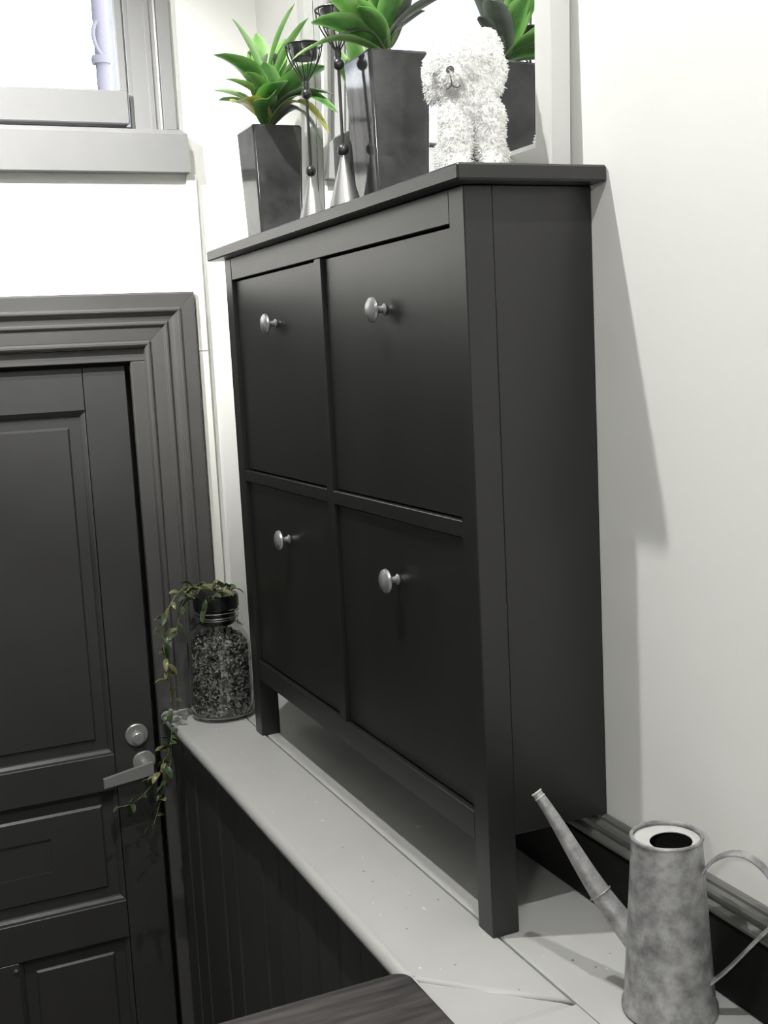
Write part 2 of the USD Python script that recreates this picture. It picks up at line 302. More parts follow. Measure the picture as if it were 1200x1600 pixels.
def panel(x0, x1, z0, z1, hole=None):
    f = .040; bv = .005
    m = [bx(x0 - .004, x1 + .004, LY0 + .016, LY0 + .022, z0 - .004, z1 + .004)]
    fld = hull([(x, yy, z) for x, yy, z in [(a, LY0 + .016, b) for a in (x0 + f - bv, x1 - f + bv) for b in (z0 + f - bv, z1 - f + bv)] + [(a, LY0 + .011, b) for a in (x0 + f, x1 - f) for b in (z0 + f, z1 - f)]])
    if hole:
        fm = m3.Manifold(m3.Mesh(np.asarray(fld.vertices, np.float32), np.asarray(fld.faces, np.uint32)))
        hx0, hx1, hz0, hz1 = hole
        cut = m3.Manifold.cube([hx1 - hx0, .004, hz1 - hz0]).translate([hx0, LY0 + .0105, hz0])
        fm = (fm - cut).to_mesh(); fld = trimesh.Trimesh(fm.vert_properties[:, :3], fm.tri_verts, process=False)
    p = obj('panel', m + [fld], 'door', d1, smooth=False)
    # moulding: sloped fillet round the opening
    pr = [(0, 0), (.012, 0), (.010, .004), (.004, .009), (0, .010)]
    c = [(x0, LY0 + .016, z0), (x1, LY0 + .016, z0), (x1, LY0 + .016, z1), (x0, LY0 + .016, z1), (x0, LY0 + .016, z0)]
    A = [(1, 0, 1), (-1, 0, 1), (-1, 0, -1), (1, 0, -1), (1, 0, 1)]
    for i in range(4):
        obj('moulding', sweep(pr, [c[i], c[i + 1]], [(A[i], B), (A[i + 1], B)]), 'door', p, smooth=20)
    return p
panel(ix0, ix1, -.089, .694)
p2 = panel(ix0, ix1, -.441, -.172, hole=(-.92, -.598, -.340, -.262))
panel(-.692, ix1, ZF + .16, -.530); panel(ix0, -.80, ZF + .16, -.530)
# small steel peg left of the lower panel
obj('peg', lathe([(0, 0), (.006, 0), (.006, .003), (.003, .006), (0, .0065)], 16).apply_transform(trimesh.transformations.rotation_matrix(math.pi / 2, [1, 0, 0])).apply_translation((-.700, LY0 + .001, -.548)), 'casing', d1)
# lock and lever
def disc_y(r, t, c, m=None, lip=.002):
    q = lathe([(0, 0), (r, 0), (r, t - lip), (r - lip, t), (0, t)], 36)
    q.apply_transform(trimesh.transformations.rotation_matrix(math.pi / 2, [1, 0, 0])); q.apply_translation(c); return q
lk = obj('lock', disc_y(.026, .007, (-.389, LY0 + .0005, -.052)), 'steel', d1, label='round steel lock cover above the lever')
obj('cylinder', trimesh.util.concatenate([disc_y(.014, .012, (-.388, LY0 - .006, -.058)), bx(-.3895, -.3865, LY0 - .0205, LY0 - .017, -.066, -.050)]), 'steel', lk)
hd = obj('handle', trimesh.util.concatenate([tube([(-.377, LY0 - .004, -.120), (-.377, LY0 - .046, -.120)], .0095, 18),
     hull([(x, yy, z) for x, zz in ((-.366, (-.136, -.107)), (-.4795, (-.1475, -.1265))) for z in zz for yy in (LY0 - .052, LY0 - .040)] + [(-.363, LY0 - .046, -.122)])]), 'steel', d1, label='brushed steel lever handle')
obj('rose', disc_y(.026, .008, (-.377, LY0 + .0005, -.118)), 'steel', hd)

# ---- window above the door
w1 = thing('window_1', ((WX0 + WX1) / 2, YW, WZ0), 'light grey wooden window above the door with bright daylight behind', 'window', kind='structure')
obj('sill', hull([(x, yy, z) for x, yy, z in [(-.182, YW - .0005, 1.197), (-.182, YW - .034, 1.197), (-.184, YW - .034, 1.276), (-.196, YW - .026, 1.286), (-.196, YW - .0005, 1.288),
     (WX0 - .11, YW - .0005, 1.197), (WX0 - .11, YW - .034, 1.197), (WX0 - .11, YW - .034, 1.278), (WX0 - .11, YW - .026, 1.288), (WX0 - .11, YW - .0005, 1.288)]]), 'window', w1, smooth=20)
wp = [(0, 0), (0, .004), (.033, .006), (.0345, .010), (.044, .010), (.0455, .007), (.050, .007), (.053, .0125), (.0565, .015), (.060, .0125), (.0615, .015), (.086, .017), (.088, .015), (.088, 0)]
for s, xe in ((1, WX1), (-1, WX0)):
    obj('casing', sweep(wp, [(xe - s * .004, YW, 1.2885), (xe - s * .004, YW, WZ1)], [((s, 0, 0), B), ((s, 0, 1), B)]), 'window', w1, smooth=20)
obj('casing', sweep(wp, [(WX0 + .004, YW, WZ1 + .0006), (WX1 - .004, YW, WZ1 + .0006)], [((-1, 0, 1), B), ((1, 0, 1), B)]), 'window', w1, smooth=20)
for s, xe in ((1, WX1), (-1, WX0)): obj('jamb', bx(xe, xe - s * .012, YW + .002, YW + .155, WZ0 + .002, WZ1, .0015), 'window', w1)
obj('jamb', bx(WX0 + .012, WX1 - .012, YW + .002, YW + .155, WZ0 + .001, WZ0 + .010, .0015), 'window', w1)
sa = obj('sash', bx(WX0 + .016, -.3035, YW - .018, YW + .03, 1.297, 1.366, .0025), 'window', w1)   # bottom rail
obj('sash', bx(-.318, -.2985, YW + .0, YW + .03, 1.367, WZ1 - .006, .003), 'window', w1)
obj('sash', bx(WX0 + .0135, WX0 + .052, YW + .0, YW + .03, 1.367, WZ1 - .006, .003), 'window', w1)
obj('sash', bx(WX0 + .053, -.319, YW + .0, YW + .03, WZ1 - .06, WZ1 - .006, .003), 'window', w1)
obj('pane', bx(WX0 + .05, -.316, YW + .013, YW + .017, 1.364, WZ1 - .058), 'pane', w1, smooth=False)

# ================================================================== outside the window
tag(obj('outdoor_ground', bx(-8, 8, YW + .3, 14, ZF - .1, ZF), 'ground', smooth=False), 'paved ground outside beyond the window', 'ground', kind='structure')
po = thing('outdoor_pole', (-.094, 2.55, ZF), 'pale lavender pole seen through the upper window', 'pole')
obj('shaft', tube([(-.094, 2.55, ZF), (-.080, 2.55, 3.2)], .021, 20), 'pole', po)
obj('bracket', trimesh.util.concatenate([lathe([(.02, -.012), (.028, -.012), (.030, 0), (.028, .012), (.02, .012)], 24, (-.088, 2.55, 1.74)), tube(spline([(-.100, 2.52, 1.85), (-.112, 2.52, 1.81), (-.104, 2.52, 1.77), (-.088, 2.53, 1.75)], 12), .006, 8)]), 'pole', po)
ow = thing('outdoor_wing', (-1.3, 3.0, ZF), 'blue grey wing of the house outside with a white band', 'building')
obj('wall', bx(-2.4, -.93, 1.75, 6.0, ZF, 4.2), 'render', ow, smooth=False)
obj('band', bx(-.93, -.895, 1.72, 6.02, 1.50, 1.575, .004), 'band', ow)
obj('band', bx(-.93, -.905, 1.72, 6.02, 2.4, 2.5, .004), 'band', ow)

# ================================================================== lamps (above and beside the frame)
def aim(d):
    """A rotation that turns the lamp's own -z towards d, as rows of a USD matrix."""
    z = -np.array(d, float); z /= np.linalg.norm(z); u, w_ = frame_of(z); u = np.cross(w_, z); u /= np.linalg.norm(u); w_ = np.cross(z, u)
    return u, w_, z
for i, (at_, to_, cone, watt) in enumerate(SPOTS):
    x, y_, z = at_
    t = thing('ceiling_spotlight', (x, y_, ZC - .0005), ['grey ceiling spotlight aimed straight down beside the cabinet', 'grey ceiling spotlight aimed at the wall between door and window', 'grey ceiling spotlight above the ledge corner'][i], 'lamp')
    obj('canopy', lathe([(0, ZC - .0005), (.05, ZC - .0005), (.05, ZC - .018), (.044, ZC - .022), (0, ZC - .022)], 32, (x, y_, 0)), 'lamp_white', t)
    u_, w_, z_ = aim(np.array(to_) - np.array(at_))
    sh = lathe([(.004, .105), (.030, .10), (.044, .045), (.046, .006), (.043, .006), (.041, .043), (.028, .096), (.004, .10)], 40)
    sh.vertices = np.array([x, y_, z]) + sh.vertices @ np.array([u_, w_, z_]); obj('shade', sh, 'lamp_white', t)
    obj('arm', tube([(x, y_, ZC - .02), tuple(np.array([x, y_, z]) + z_ * .1)], .006, 10), 'lamp_white', t)
    s = UsdLux.SphereLight.Define(stage, str(t.GetPath()) + '/bulb')
    s.CreateRadiusAttr(.02); s.CreateIntensityAttr(watt); s.CreateNormalizeAttr(True); s.CreateColorAttr(Gf.Vec3f(1, .99, .97))
    mt = np.eye(4); mt[0, :3], mt[1, :3], mt[2, :3], mt[3, :3] = u_, w_, z_, (0, 0, z - ZC)
    s.AddTransformOp().Set(Gf.Matrix4d(*mt.ravel().tolist()))
    sp_ = UsdLux.ShapingAPI.Apply(s.GetPrim()); sp_.CreateShapingConeAngleAttr(cone); sp_.CreateShapingConeSoftnessAttr(0.9)
x, y_, z, watt = GLOBE
t = thing('globe_lamp', (x, y_, ZC - .0005), 'frosted globe lamp hanging across the stairwell', 'lamp')
obj('canopy', lathe([(0, ZC - .0005), (.05, ZC - .0005), (.05, ZC - .018), (.044, ZC - .022), (0, ZC - .022)], 32, (x, y_, 0)), 'lamp_white', t)
obj('rod', tube([(x, y_, ZC - .02), (x, y_, z + .09)], .006, 10), 'lamp_white', t)
obj('collar', lathe([(0, z + .085), (.035, z + .085), (.03, z + .11), (0, z + .112)], 32, (x, y_, 0)), 'lamp_white', t)
s = UsdLux.SphereLight.Define(stage, str(t.GetPath()) + '/globe')
s.CreateRadiusAttr(.08); s.CreateIntensityAttr(watt); s.CreateNormalizeAttr(True); s.CreateColorAttr(Gf.Vec3f(1, .99, .96))
s.AddTranslateOp().Set(Gf.Vec3d(0, 0, z - ZC))

# ================================================================== cabinet
D, H, HB, W, LW = .189, 1.009, .988, 1.030, .041
cab = thing('shoe_cabinet', (-D / 2, W / 2, 0), 'black four-door shoe cabinet with steel knobs standing on the pale ledge', 'cabinet')
obj('top', bx(-D - .026, -.0005, -.036, W + .036, HB + .0005, H, .0026), 'cabinet_top', cab)
for y0 in (0, W - LW): obj('leg', bx(-D, -D + LW, y0, y0 + LW, 0.0, HB, .0015), 'cabinet', cab)
for y0 in (.0015, W - .0195): obj('side_panel', bx(-D + LW + .0003, -.0005, y0, y0 + .018, .137, HB, .001), 'cabinet', cab)
e = .0004
obj('rail', bx(-D + .0005, -D + .03, LW + e, W - LW - e, .945, HB, .001), 'cabinet', cab)
obj('rail', bx(-D + .0005, -D + .03, LW + e, .5005 - e, .542, .564, .001), 'cabinet', cab)
obj('rail', bx(-D + .0005, -D + .03, .5295 + e, W - LW - e, .542, .564, .001), 'cabinet', cab)
obj('rail', bx(-D + .0005, -D + .03, LW + e, W - LW - e, .124, .165, .001), 'cabinet', cab)
obj('centre_stile', bx(-D + .001, -D + .03, .5005, .5295, .165 + e, .945 - e, .001), 'cabinet', cab)
obj('bottom', bx(-D + .031, -.001, .02, W - .02, .140, .155), 'cabinet', cab, smooth=False)
obj('back_panel', bx(-.006, -.001, .02, W - .02, .156, HB - .001), 'cabinet', cab, smooth=False)
kp = [(0, 0), (.0075, 0), (.0085, .0015), (.0055, .004), (.0048, .010), (.0060, .0145), (.0155, .0165), (.0185, .0195), (.0175, .0235), (.0125, .0270), (.006, .0287), (0, .029)]
for y0, y1 in ((LW + .0025, .498), (.532, W - LW - .0025)):
    for z0, z1, zk in ((.1675, .5395, .449), (.5665, .9425, .850)):
        dr = obj('door', bx(-D + .0085, -D + .026, y0, y1, z0, z1, .001), 'cabinet', cab)
        kb = lathe(kp, 32); kb.apply_transform(trimesh.transformations.rotation_matrix(-math.pi / 2, [0, 1, 0])); kb.apply_translation((-D + .0085, (y0 + y1) / 2, zk))
        obj('knob', kb, 'knob', dr, label='mushroom-shaped grey metal knob')

# ================================================================== mirror leaning on the wall
LEAN = math.radians(1.6); MT = .74
mi = thing('framed_mirror', (-.03, .50, H), 'white framed mirror leaning on the wall on top of the cabinet', 'mirror')
MY0, MY1, FW = .030, .955, .045
def lean(m):
    m.apply_transform(trimesh.transformations.rotation_matrix(LEAN, [0, 1, 0])); m.apply_translation((-.0425, 0, H + .0008)); return m
# in the mirror's own frame: x 0 (front) .. .030 (back), z 0 .. MT
fp = [(0, .002), (.002, 0), (.030, 0), (.030, FW - .006), (.016, FW - .006), (.016, FW), (.006, FW), (.004, FW - .003), (0, FW - .008)]
c = [(0, MY0, 0), (0, MY1, 0), (0, MY1, MT), (0, MY0, MT), (0, MY0, 0)]
A = [(0, 1, 1), (0, -1, 1), (0, -1, -1), (0, 1, -1), (0, 1, 1)]
for i in range(4):
    obj('frame', lean(sweep([(b, a) for a, b in fp], [c[i], c[i + 1]], [(A[i], (1, 0, 0)), (A[i + 1], (1, 0, 0))])), 'frame', mi, smooth=20)
obj('glass', lean(bx(.0165, .0195, MY0 + FW - .004, MY1 - FW + .004, FW - .004, MT - FW + .004)), 'mirror', mi, smooth=False)
obj('backing', lean(bx(.020, .028, MY0 + FW - .0065, MY1 - FW + .0065, FW - .0065, MT - FW + .0065)), 'iron', mi, smooth=False)

# ================================================================== potted plants
def leaf(base, tip, width, arch=.25, roll=0.0, fold=.16, nl=12, nw=4, droop=0.0, blunt=.6):
    b, t = np.array(base, float), np.array(tip, float); L = np.linalg.norm(t - b)
    d = (t - b) / L; up = np.array([0, 0, 1.0]) - d * d[2]
    if np.linalg.norm(up) < .25: up = np.array([-.5, -.8, 0.2]); up -= d * (up @ d)
    up /= np.linalg.norm(up); side = np.cross(d, up)
    cr, sr = math.cos(roll), math.sin(roll); side, up2 = side * cr + up * sr, up * cr - side * sr
    s = np.linspace(0, 1, nl)
    mid = b + np.outer(s, t - b) + np.outer(arch * L * np.sin(math.pi * s) * (1 - .25 * s), up) - np.outer(droop * L * s ** 3, [0, 0, 1])
    wd = width * (np.sin(math.pi * np.clip(s * .86 + .10, 0, 1)) ** blunt) * np.where(s > .999, .05, 1)
    u = np.linspace(-1, 1, nw + 1); V = []
    tan = np.gradient(mid, axis=0); tan /= np.linalg.norm(tan, axis=1, keepdims=True)
    for i in range(nl):
        n = np.cross(side, tan[i]); n /= np.linalg.norm(n); n = n if n @ up2 > 0 else -n
        V.append(mid[i] + np.outer(u * wd[i] / 2, side) + np.outer(np.abs(u) * wd[i] * fold + .04 * wd[i] * np.sin(7 * s[i] + 2 * u), n))
    top = np.array(V); n0 = .0006
    nrm = np.cross(np.gradient(top, axis=0), np.gradient(top, axis=1)); nrm /= np.linalg.norm(nrm, axis=2, keepdims=True) + 1e-12
    bot = top - nrm * n0; k = nw + 1; F = []
    idx = lambda i, j, o: o * nl * k + i * k + j
    for i in range(nl - 1):
        for j in range(nw):
            F += [(idx(i, j, 0), idx(i + 1, j, 0), idx(i + 1, j + 1, 0)), (idx(i, j, 0), idx(i + 1, j + 1, 0), idx(i, j + 1, 0))]
            F += [(idx(i, j, 1), idx(i + 1, j + 1, 1), idx(i + 1, j, 1)), (idx(i, j, 1), idx(i, j + 1, 1), idx(i + 1, j + 1, 1))]
    for i in range(nl - 1):
        for j, fl in ((0, 0), (nw, 1)):
            q = [idx(i, j, 0), idx(i, j, 1), idx(i + 1, j, 1), idx(i + 1, j, 0)]; q = q[::-1] if fl else q
            F += [(q[0], q[1], q[2]), (q[0], q[2], q[3])]
    for i, fl in ((0, 1), (nl - 1, 0)):
        for j in range(nw):
            q = [idx(i, j, 0), idx(i, j, 1), idx(i, j + 1, 1), idx(i, j + 1, 0)]; q = q[::-1] if fl else q
            F += [(q[0], q[1], q[2]), (q[0], q[2], q[3])]
    m = trimesh.Trimesh(top.reshape(-1, 3).tolist() + bot.reshape(-1, 3).tolist(), F, process=False)
    m.metadata['st'] = np.tile(np.array([(abs(q), w_) for w_ in s for q in u]), (2, 1)); return m

def pot(t, cx, cy, z1):
    a, b, r = .050, .0425, .006       # half sizes at top and bottom, corner radius
    def sq(h, z, r=r, n=5):
        out = []
        for qx, qy, a0 in ((1, 1, 0), (-1, 1, 90), (-1, -1, 180), (1, -1, 270)):
            for k in range(n):
                an = math.radians(a0 + 90 * k / (n - 1)); out.append((cx + qx * (h - r) + r * math.cos(an), cy + qy * (h - r) + r * math.sin(an), z))
        return np.array(out)
    z0 = H + .0005; lo = lambda z: b + (a - b) * (z - z0) / (z1 - z0)
    rings = [sq(b - .004, z0), sq(b, z0 + .004), sq(lo(z1 - .0035), z1 - .0035), sq(a - .002, z1), sq(a - .006, z1), sq(a - .008, z1 - .004), sq(lo(z1 - .03) - .008, z1 - .03)]
    k = len(rings[0]); V = np.vstack(rings); F = []
    for i in range(len(rings) - 1):
        for j in range(k):
            l = (j + 1) % k; F += [(i * k + j, i * k + l, (i + 1) * k + l), (i * k + j, (i + 1) * k + l, (i + 1) * k + j)]
    for j in range(1, k - 1):
        F += [(0, j + 1, j), ((len(rings) - 1) * k, (len(rings) - 1) * k + j, (len(rings) - 1) * k + j + 1)]
    obj('pot', trimesh.Trimesh(V, F, process=False), 'pot', t, smooth=30, label='glossy black square tapered pot')
    s = lo(z1 - .02) - .009
    obj('soil', bx(cx - s, cx + s, cy - s, cy + s, z1 - .029, z1 - .012, .003), 'soil', t)

#LEAVES
# each leaf: (tip), width, arch, roll, material, droop
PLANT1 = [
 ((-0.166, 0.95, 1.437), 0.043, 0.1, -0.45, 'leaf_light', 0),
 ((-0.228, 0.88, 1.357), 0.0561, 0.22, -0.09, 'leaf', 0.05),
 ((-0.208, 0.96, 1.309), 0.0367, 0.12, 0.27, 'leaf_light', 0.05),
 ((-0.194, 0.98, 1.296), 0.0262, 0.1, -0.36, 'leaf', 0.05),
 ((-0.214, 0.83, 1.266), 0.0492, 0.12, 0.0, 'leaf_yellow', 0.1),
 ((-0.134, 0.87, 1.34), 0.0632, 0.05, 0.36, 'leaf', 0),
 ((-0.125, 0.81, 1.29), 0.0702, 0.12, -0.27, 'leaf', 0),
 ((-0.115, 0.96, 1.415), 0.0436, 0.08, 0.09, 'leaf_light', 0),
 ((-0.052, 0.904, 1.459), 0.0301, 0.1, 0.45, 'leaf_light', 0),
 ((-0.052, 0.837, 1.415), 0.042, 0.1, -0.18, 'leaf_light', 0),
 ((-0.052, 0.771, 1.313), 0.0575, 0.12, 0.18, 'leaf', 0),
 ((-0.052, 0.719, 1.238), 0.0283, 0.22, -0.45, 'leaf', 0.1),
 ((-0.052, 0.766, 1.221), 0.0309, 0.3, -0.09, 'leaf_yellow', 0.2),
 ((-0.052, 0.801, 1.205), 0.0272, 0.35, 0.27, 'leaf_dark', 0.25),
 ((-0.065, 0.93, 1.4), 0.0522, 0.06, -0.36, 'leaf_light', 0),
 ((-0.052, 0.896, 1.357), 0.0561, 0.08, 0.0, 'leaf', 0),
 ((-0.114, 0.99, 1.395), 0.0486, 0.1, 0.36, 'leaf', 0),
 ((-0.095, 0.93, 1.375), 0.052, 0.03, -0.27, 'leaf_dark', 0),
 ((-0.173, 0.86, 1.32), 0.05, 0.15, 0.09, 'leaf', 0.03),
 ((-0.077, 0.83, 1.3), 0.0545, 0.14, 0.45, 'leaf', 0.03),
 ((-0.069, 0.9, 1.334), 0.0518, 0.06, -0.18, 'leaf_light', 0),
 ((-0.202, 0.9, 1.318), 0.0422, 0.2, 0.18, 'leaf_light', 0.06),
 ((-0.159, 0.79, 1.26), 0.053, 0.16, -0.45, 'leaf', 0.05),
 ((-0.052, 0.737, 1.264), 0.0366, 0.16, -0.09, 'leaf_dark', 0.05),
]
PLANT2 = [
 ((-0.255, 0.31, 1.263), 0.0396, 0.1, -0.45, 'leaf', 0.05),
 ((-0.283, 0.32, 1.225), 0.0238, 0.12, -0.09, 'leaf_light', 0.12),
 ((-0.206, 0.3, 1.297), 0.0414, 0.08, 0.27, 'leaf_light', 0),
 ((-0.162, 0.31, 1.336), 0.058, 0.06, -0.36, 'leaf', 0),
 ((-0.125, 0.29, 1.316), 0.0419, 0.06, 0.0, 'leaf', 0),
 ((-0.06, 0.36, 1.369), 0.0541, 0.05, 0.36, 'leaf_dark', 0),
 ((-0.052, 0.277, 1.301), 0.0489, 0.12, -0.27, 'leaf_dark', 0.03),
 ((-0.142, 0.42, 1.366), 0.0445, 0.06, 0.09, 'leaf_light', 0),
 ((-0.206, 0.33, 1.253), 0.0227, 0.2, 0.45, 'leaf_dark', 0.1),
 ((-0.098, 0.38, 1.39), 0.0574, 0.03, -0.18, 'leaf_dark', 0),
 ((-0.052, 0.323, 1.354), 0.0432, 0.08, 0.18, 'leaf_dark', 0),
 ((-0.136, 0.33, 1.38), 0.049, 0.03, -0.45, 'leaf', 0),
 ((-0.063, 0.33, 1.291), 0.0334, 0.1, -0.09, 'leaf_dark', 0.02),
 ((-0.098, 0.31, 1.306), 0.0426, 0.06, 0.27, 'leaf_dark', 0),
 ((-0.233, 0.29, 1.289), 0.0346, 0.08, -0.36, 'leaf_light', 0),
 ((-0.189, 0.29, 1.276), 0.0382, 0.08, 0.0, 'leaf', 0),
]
#ENDLEAVES
def plant(t, cx, cy, z1, leaves):
    pot(t, cx, cy, z1)
    obj('stem', tube(spline([(cx, cy, z1 - .02), (cx + .003, cy - .002, z1 + .01), (cx + .001, cy, z1 + .035)], 8), np.linspace(.007, .004, 8), 10), 'stem', t)
    for i, (tip, wd, arch, roll, m, droop) in enumerate(leaves):
        tip = np.array(tip); d = tip - np.array([cx, cy, z1]); h = math.hypot(d[0], d[1]) + 1e-6
        base = np.array([cx + d[0] / h * .004, cy + d[1] / h * .004, z1 + .004 + .022 * min(1, max(0, d[2]) / .15)])
        obj('leaf', leaf(base, tip, wd, arch, roll, droop=droop), m, t, smooth=True)
p1 = thing('potted_plant', (-.120, .905, H), 'green broad-leaved plant in a black square pot at the far end of the cabinet', 'plant')
plant(p1, -.120, .905, 1.223, PLANT1)
p2 = thing('potted_plant', (-.120, .355, H), 'green broad-leaved plant in a black square pot beside the white dog', 'plant')
plant(p2, -.120, .355, 1.225, PLANT2)

# ================================================================== candle holders
def candle_holder(cx, cy, label):
    t = thing('candle_holder', (cx, cy, H), label, 'candle holder')
    z = H + .0005
    obj('base', lathe([(0, z), (.0245, z), (.0247, z + .002), (.003, z + .078), (0, z + .078)], 40, (cx, cy, 0)), 'cone', t, smooth=40)
    obj('ball', ball((cx, cy, z + .084), .0090), 'iron', t)
    obj('stem', tube([(cx, cy, z + .09), (cx, cy, z + .205)], .0024, 10), 'iron', t)
    obj('ball', ball((cx, cy, z + .208), .0085), 'iron', t)
    obj('collar', lathe([(.002, z + .214), (.004, z + .214), (.0055, z + .222), (.0045, z + .232), (.002, z + .232)], 20, (cx, cy, 0)), 'iron', t)
    for k in range(8):
        a = k * math.pi / 4 + .2; ca, sa_ = math.cos(a), math.sin(a)
        obj('wire', tube(spline([(cx + .003 * ca, cy + .003 * sa_, z + .226), (cx + .012 * ca, cy + .012 * sa_, z + .240), (cx + .025 * ca, cy + .025 * sa_, z + .262), (cx + .0305 * ca, cy + .0305 * sa_, z + .284)], 9), .0011, 6), 'iron', t)
    obj('rim', ring((cx, cy, z + .285), .0305, .0016, n=40), 'iron', t)
    obj('cup', lathe([(0, z + .263), (.020, z + .263), (.0215, z + .266), (.0235, z + .286), (.0225, z + .286), (.0205, z + .267), (0, z + .266)], 36, (cx, cy, 0)), 'iron', t)
candle_holder(-.166, .575, 'slim metal candle holder with cone foot nearer the far pot')
candle_holder(-.1892, .3755, 'slim metal candle holder with cone foot nearer the dog, its cup under leaves')

# ================================================================== white toy dog
dog = thing('toy_dog', (-.115, .115, H), 'fluffy white toy dog sitting at the near end of the cabinet top', 'toy')
def blob(chains):
    parts = []
    for (a, ra), (b, rb) in chains:
        s1 = m3.Manifold.sphere(ra, 24).translate(list(map(float, a))); s2 = m3.Manifold.sphere(rb, 24).translate(list(map(float, b)))
        parts.append(m3.Manifold.batch_hull([s1, s2]))
    return m3.Manifold.batch_boolean(parts, m3.OpType.Add)
HD = H + .001
hx, hy = -.168, .030
SH = np.array([.045, .070, 0])
ch = [(((-.158, .074, HD + .044), .046), ((-.160, .034, HD + .088), .042)),      # trunk
      (((-.160, .032, HD + .095), .040), ((hx, hy + .004, HD + .142), .042)),         # neck
      (((hx, hy + .006, HD + .158), .043), ((hx - .002, hy - .010, HD + .146), .040)),  # head
      (((hx - .004, hy - .020, HD + .133), .026), ((hx - .009, hy - .040, HD + .126), .018)),  # muzzle
      (((hx - .002, hy - .016, HD + .168), .018), ((hx - .003, hy - .026, HD + .160), .014))]  # brow
for s in (-1, 1):
    ch += [(((-.158 + s * .021, .016, HD + .080), .026), ((-.158 + s * .025, .004, HD + .030), .019)),
           (((-.158 + s * .025, .004, HD + .030), .019), ((-.158 + s * .0255, -.004, HD + .0165), .0165)),
           (((-.158 + s * .0255, -.002, HD + .0150), .0150), ((-.158 + s * .0260, -.014, HD + .0120), .0120)),
           (((-.158 + s * .026, .070, HD + .034), .030), ((-.158 + s * .032, .036, HD + .022), .019)),   # thighs
           (((-.158 + s * .035, .034, HD + .016), .0140), ((-.158 + s * .037, .014, HD + .0125), .0110)),  # hind feet
           (((hx + s * .036, hy + .010, HD + .176), .016), ((hx + s * .050, hy + .004, HD + .140), .015)),   # ears
           (((hx + s * .050, hy + .004, HD + .140), .015), ((hx + s * .049, hy - .002, HD + .112), .010))]
ch += [(((-.150, .105, HD + .030), .014), ((-.142, .116, HD + .050), .012)), (((-.142, .116, HD + .050), .012), ((-.140, .112, HD + .070), .009))]
TH, SC, PV = math.radians(-24), .84, np.array([-.158, .040, 0])
def turn(p, th, pv, sc=1.0):
    d = np.array(p, float) - pv; c_, s_ = math.cos(th), math.sin(th)
    return pv + np.array([(d[0] * c_ - d[1] * s_) * sc, (d[0] * s_ + d[1] * c_) * sc, d[2]])
HP = np.array([hx, hy, 0])
place = lambda p: turn(p, TH, PV, SC) + SH
face = lambda p: place(turn(p, math.radians(-14), HP))
is_head = lambda p: p[2] > HD + .105 and not (p[2] < HD + .11)
ch = [((face(p) if is_head(p) and is_head(q) else place(p), r * .94), (face(q) if is_head(p) and is_head(q) else place(q), t_ * .94)) for (p, r), (q, t_) in ch]
bm = blob(ch).refine_to_length(.004).to_mesh()
bm = trimesh.Trimesh(bm.vert_properties[:, :3], bm.tri_verts, process=True)
trimesh.smoothing.filter_taubin(bm, iterations=14)
v = np.array(bm.vertices); nn = np.array(bm.vertex_normals)
v += nn * ((meshkit.fbm(v * 130, 3, 3) - .5) * .007)[:, None]; v[:, 2] = np.maximum(v[:, 2], HD)
bm = trimesh.Trimesh(v, bm.faces, process=False)
body = obj('body', bm, 'fur', dog, smooth=True)
nl = np.array([hx - .0105, hy - .0585, HD + .131])
def faced(m):
    m.vertices = np.array([face(p) for p in np.asarray(m.vertices)]); return m
obj('nose', faced(hull([nl + np.array([a * .0066 * math.cos(q), .004 * (1 - a) - .002, a * .0052 * math.sin(q)]) for a in (.4, .8, 1) for q in np.linspace(0, 6.283, 14)])), 'nose', dog, label='grey button nose')
mz = HD + .131
obj('mouth', faced(trimesh.util.concatenate([tube([(nl[0], hy - .0585, mz - .004), (nl[0] + .0005, hy - .0590, mz - .012), (nl[0] + .001, hy - .0580, mz - .018)], .0009, 6),
     tube(spline([(nl[0] + .001, hy - .0580, mz - .018), (nl[0] + .007, hy - .0565, mz - .0215), (nl[0] + .013, hy - .0520, mz - .019)], 8), .0009, 6),
     tube(spline([(nl[0] + .001, hy - .0580, mz - .018), (nl[0] - .004, hy - .0570, mz - .0215), (nl[0] - .009, hy - .0525, mz - .0215)], 8), .0009, 6)])), 'nose', dog, label='grey stitched mouth')
# fleece: short curved strands
samp, fi = trimesh.sample.sample_surface(bm, 12000, seed=5)
fn = bm.face_normals[fi]; pts = []
for q, n in zip(samp, fn):
    L = .0028 + .0022 * nrng.random(); bend = nrng.normal(0, .35, 3) + np.array([0, 0, -.35]); d1_ = n + .5 * bend; d2_ = n * .5 + bend
    a_ = q + n * -.0005; b_ = a_ + d1_ * L * .55; c_ = b_ + d2_ * L * .5; c_[2] = max(c_[2], HD + .0005); b_[2] = max(b_[2], HD + .0005); pts += [a_, b_, c_]
pts = np.array(pts) - OFF[str(dog.GetPath())]
hc = UsdGeom.BasisCurves.Define(stage, str(dog.GetPath()) + '/fleece')
hc.CreateTypeAttr('linear'); hc.CreatePointsAttr(Vt.Vec3fArray.FromNumpy(pts.astype(np.float32)))
hc.CreateCurveVertexCountsAttr(Vt.IntArray.FromNumpy(np.full(len(pts) // 3, 3, np.int32))); hc.CreateWidthsAttr(Vt.FloatArray.FromNumpy(np.tile(np.array([.0014, .0012, .0006], np.float32), len(pts) // 3))); hc.SetWidthsInterpolation('vertex')
UsdShade.MaterialBindingAPI.Apply(hc.GetPrim()).Bind(M['fur']); tag(hc, kind='stuff')

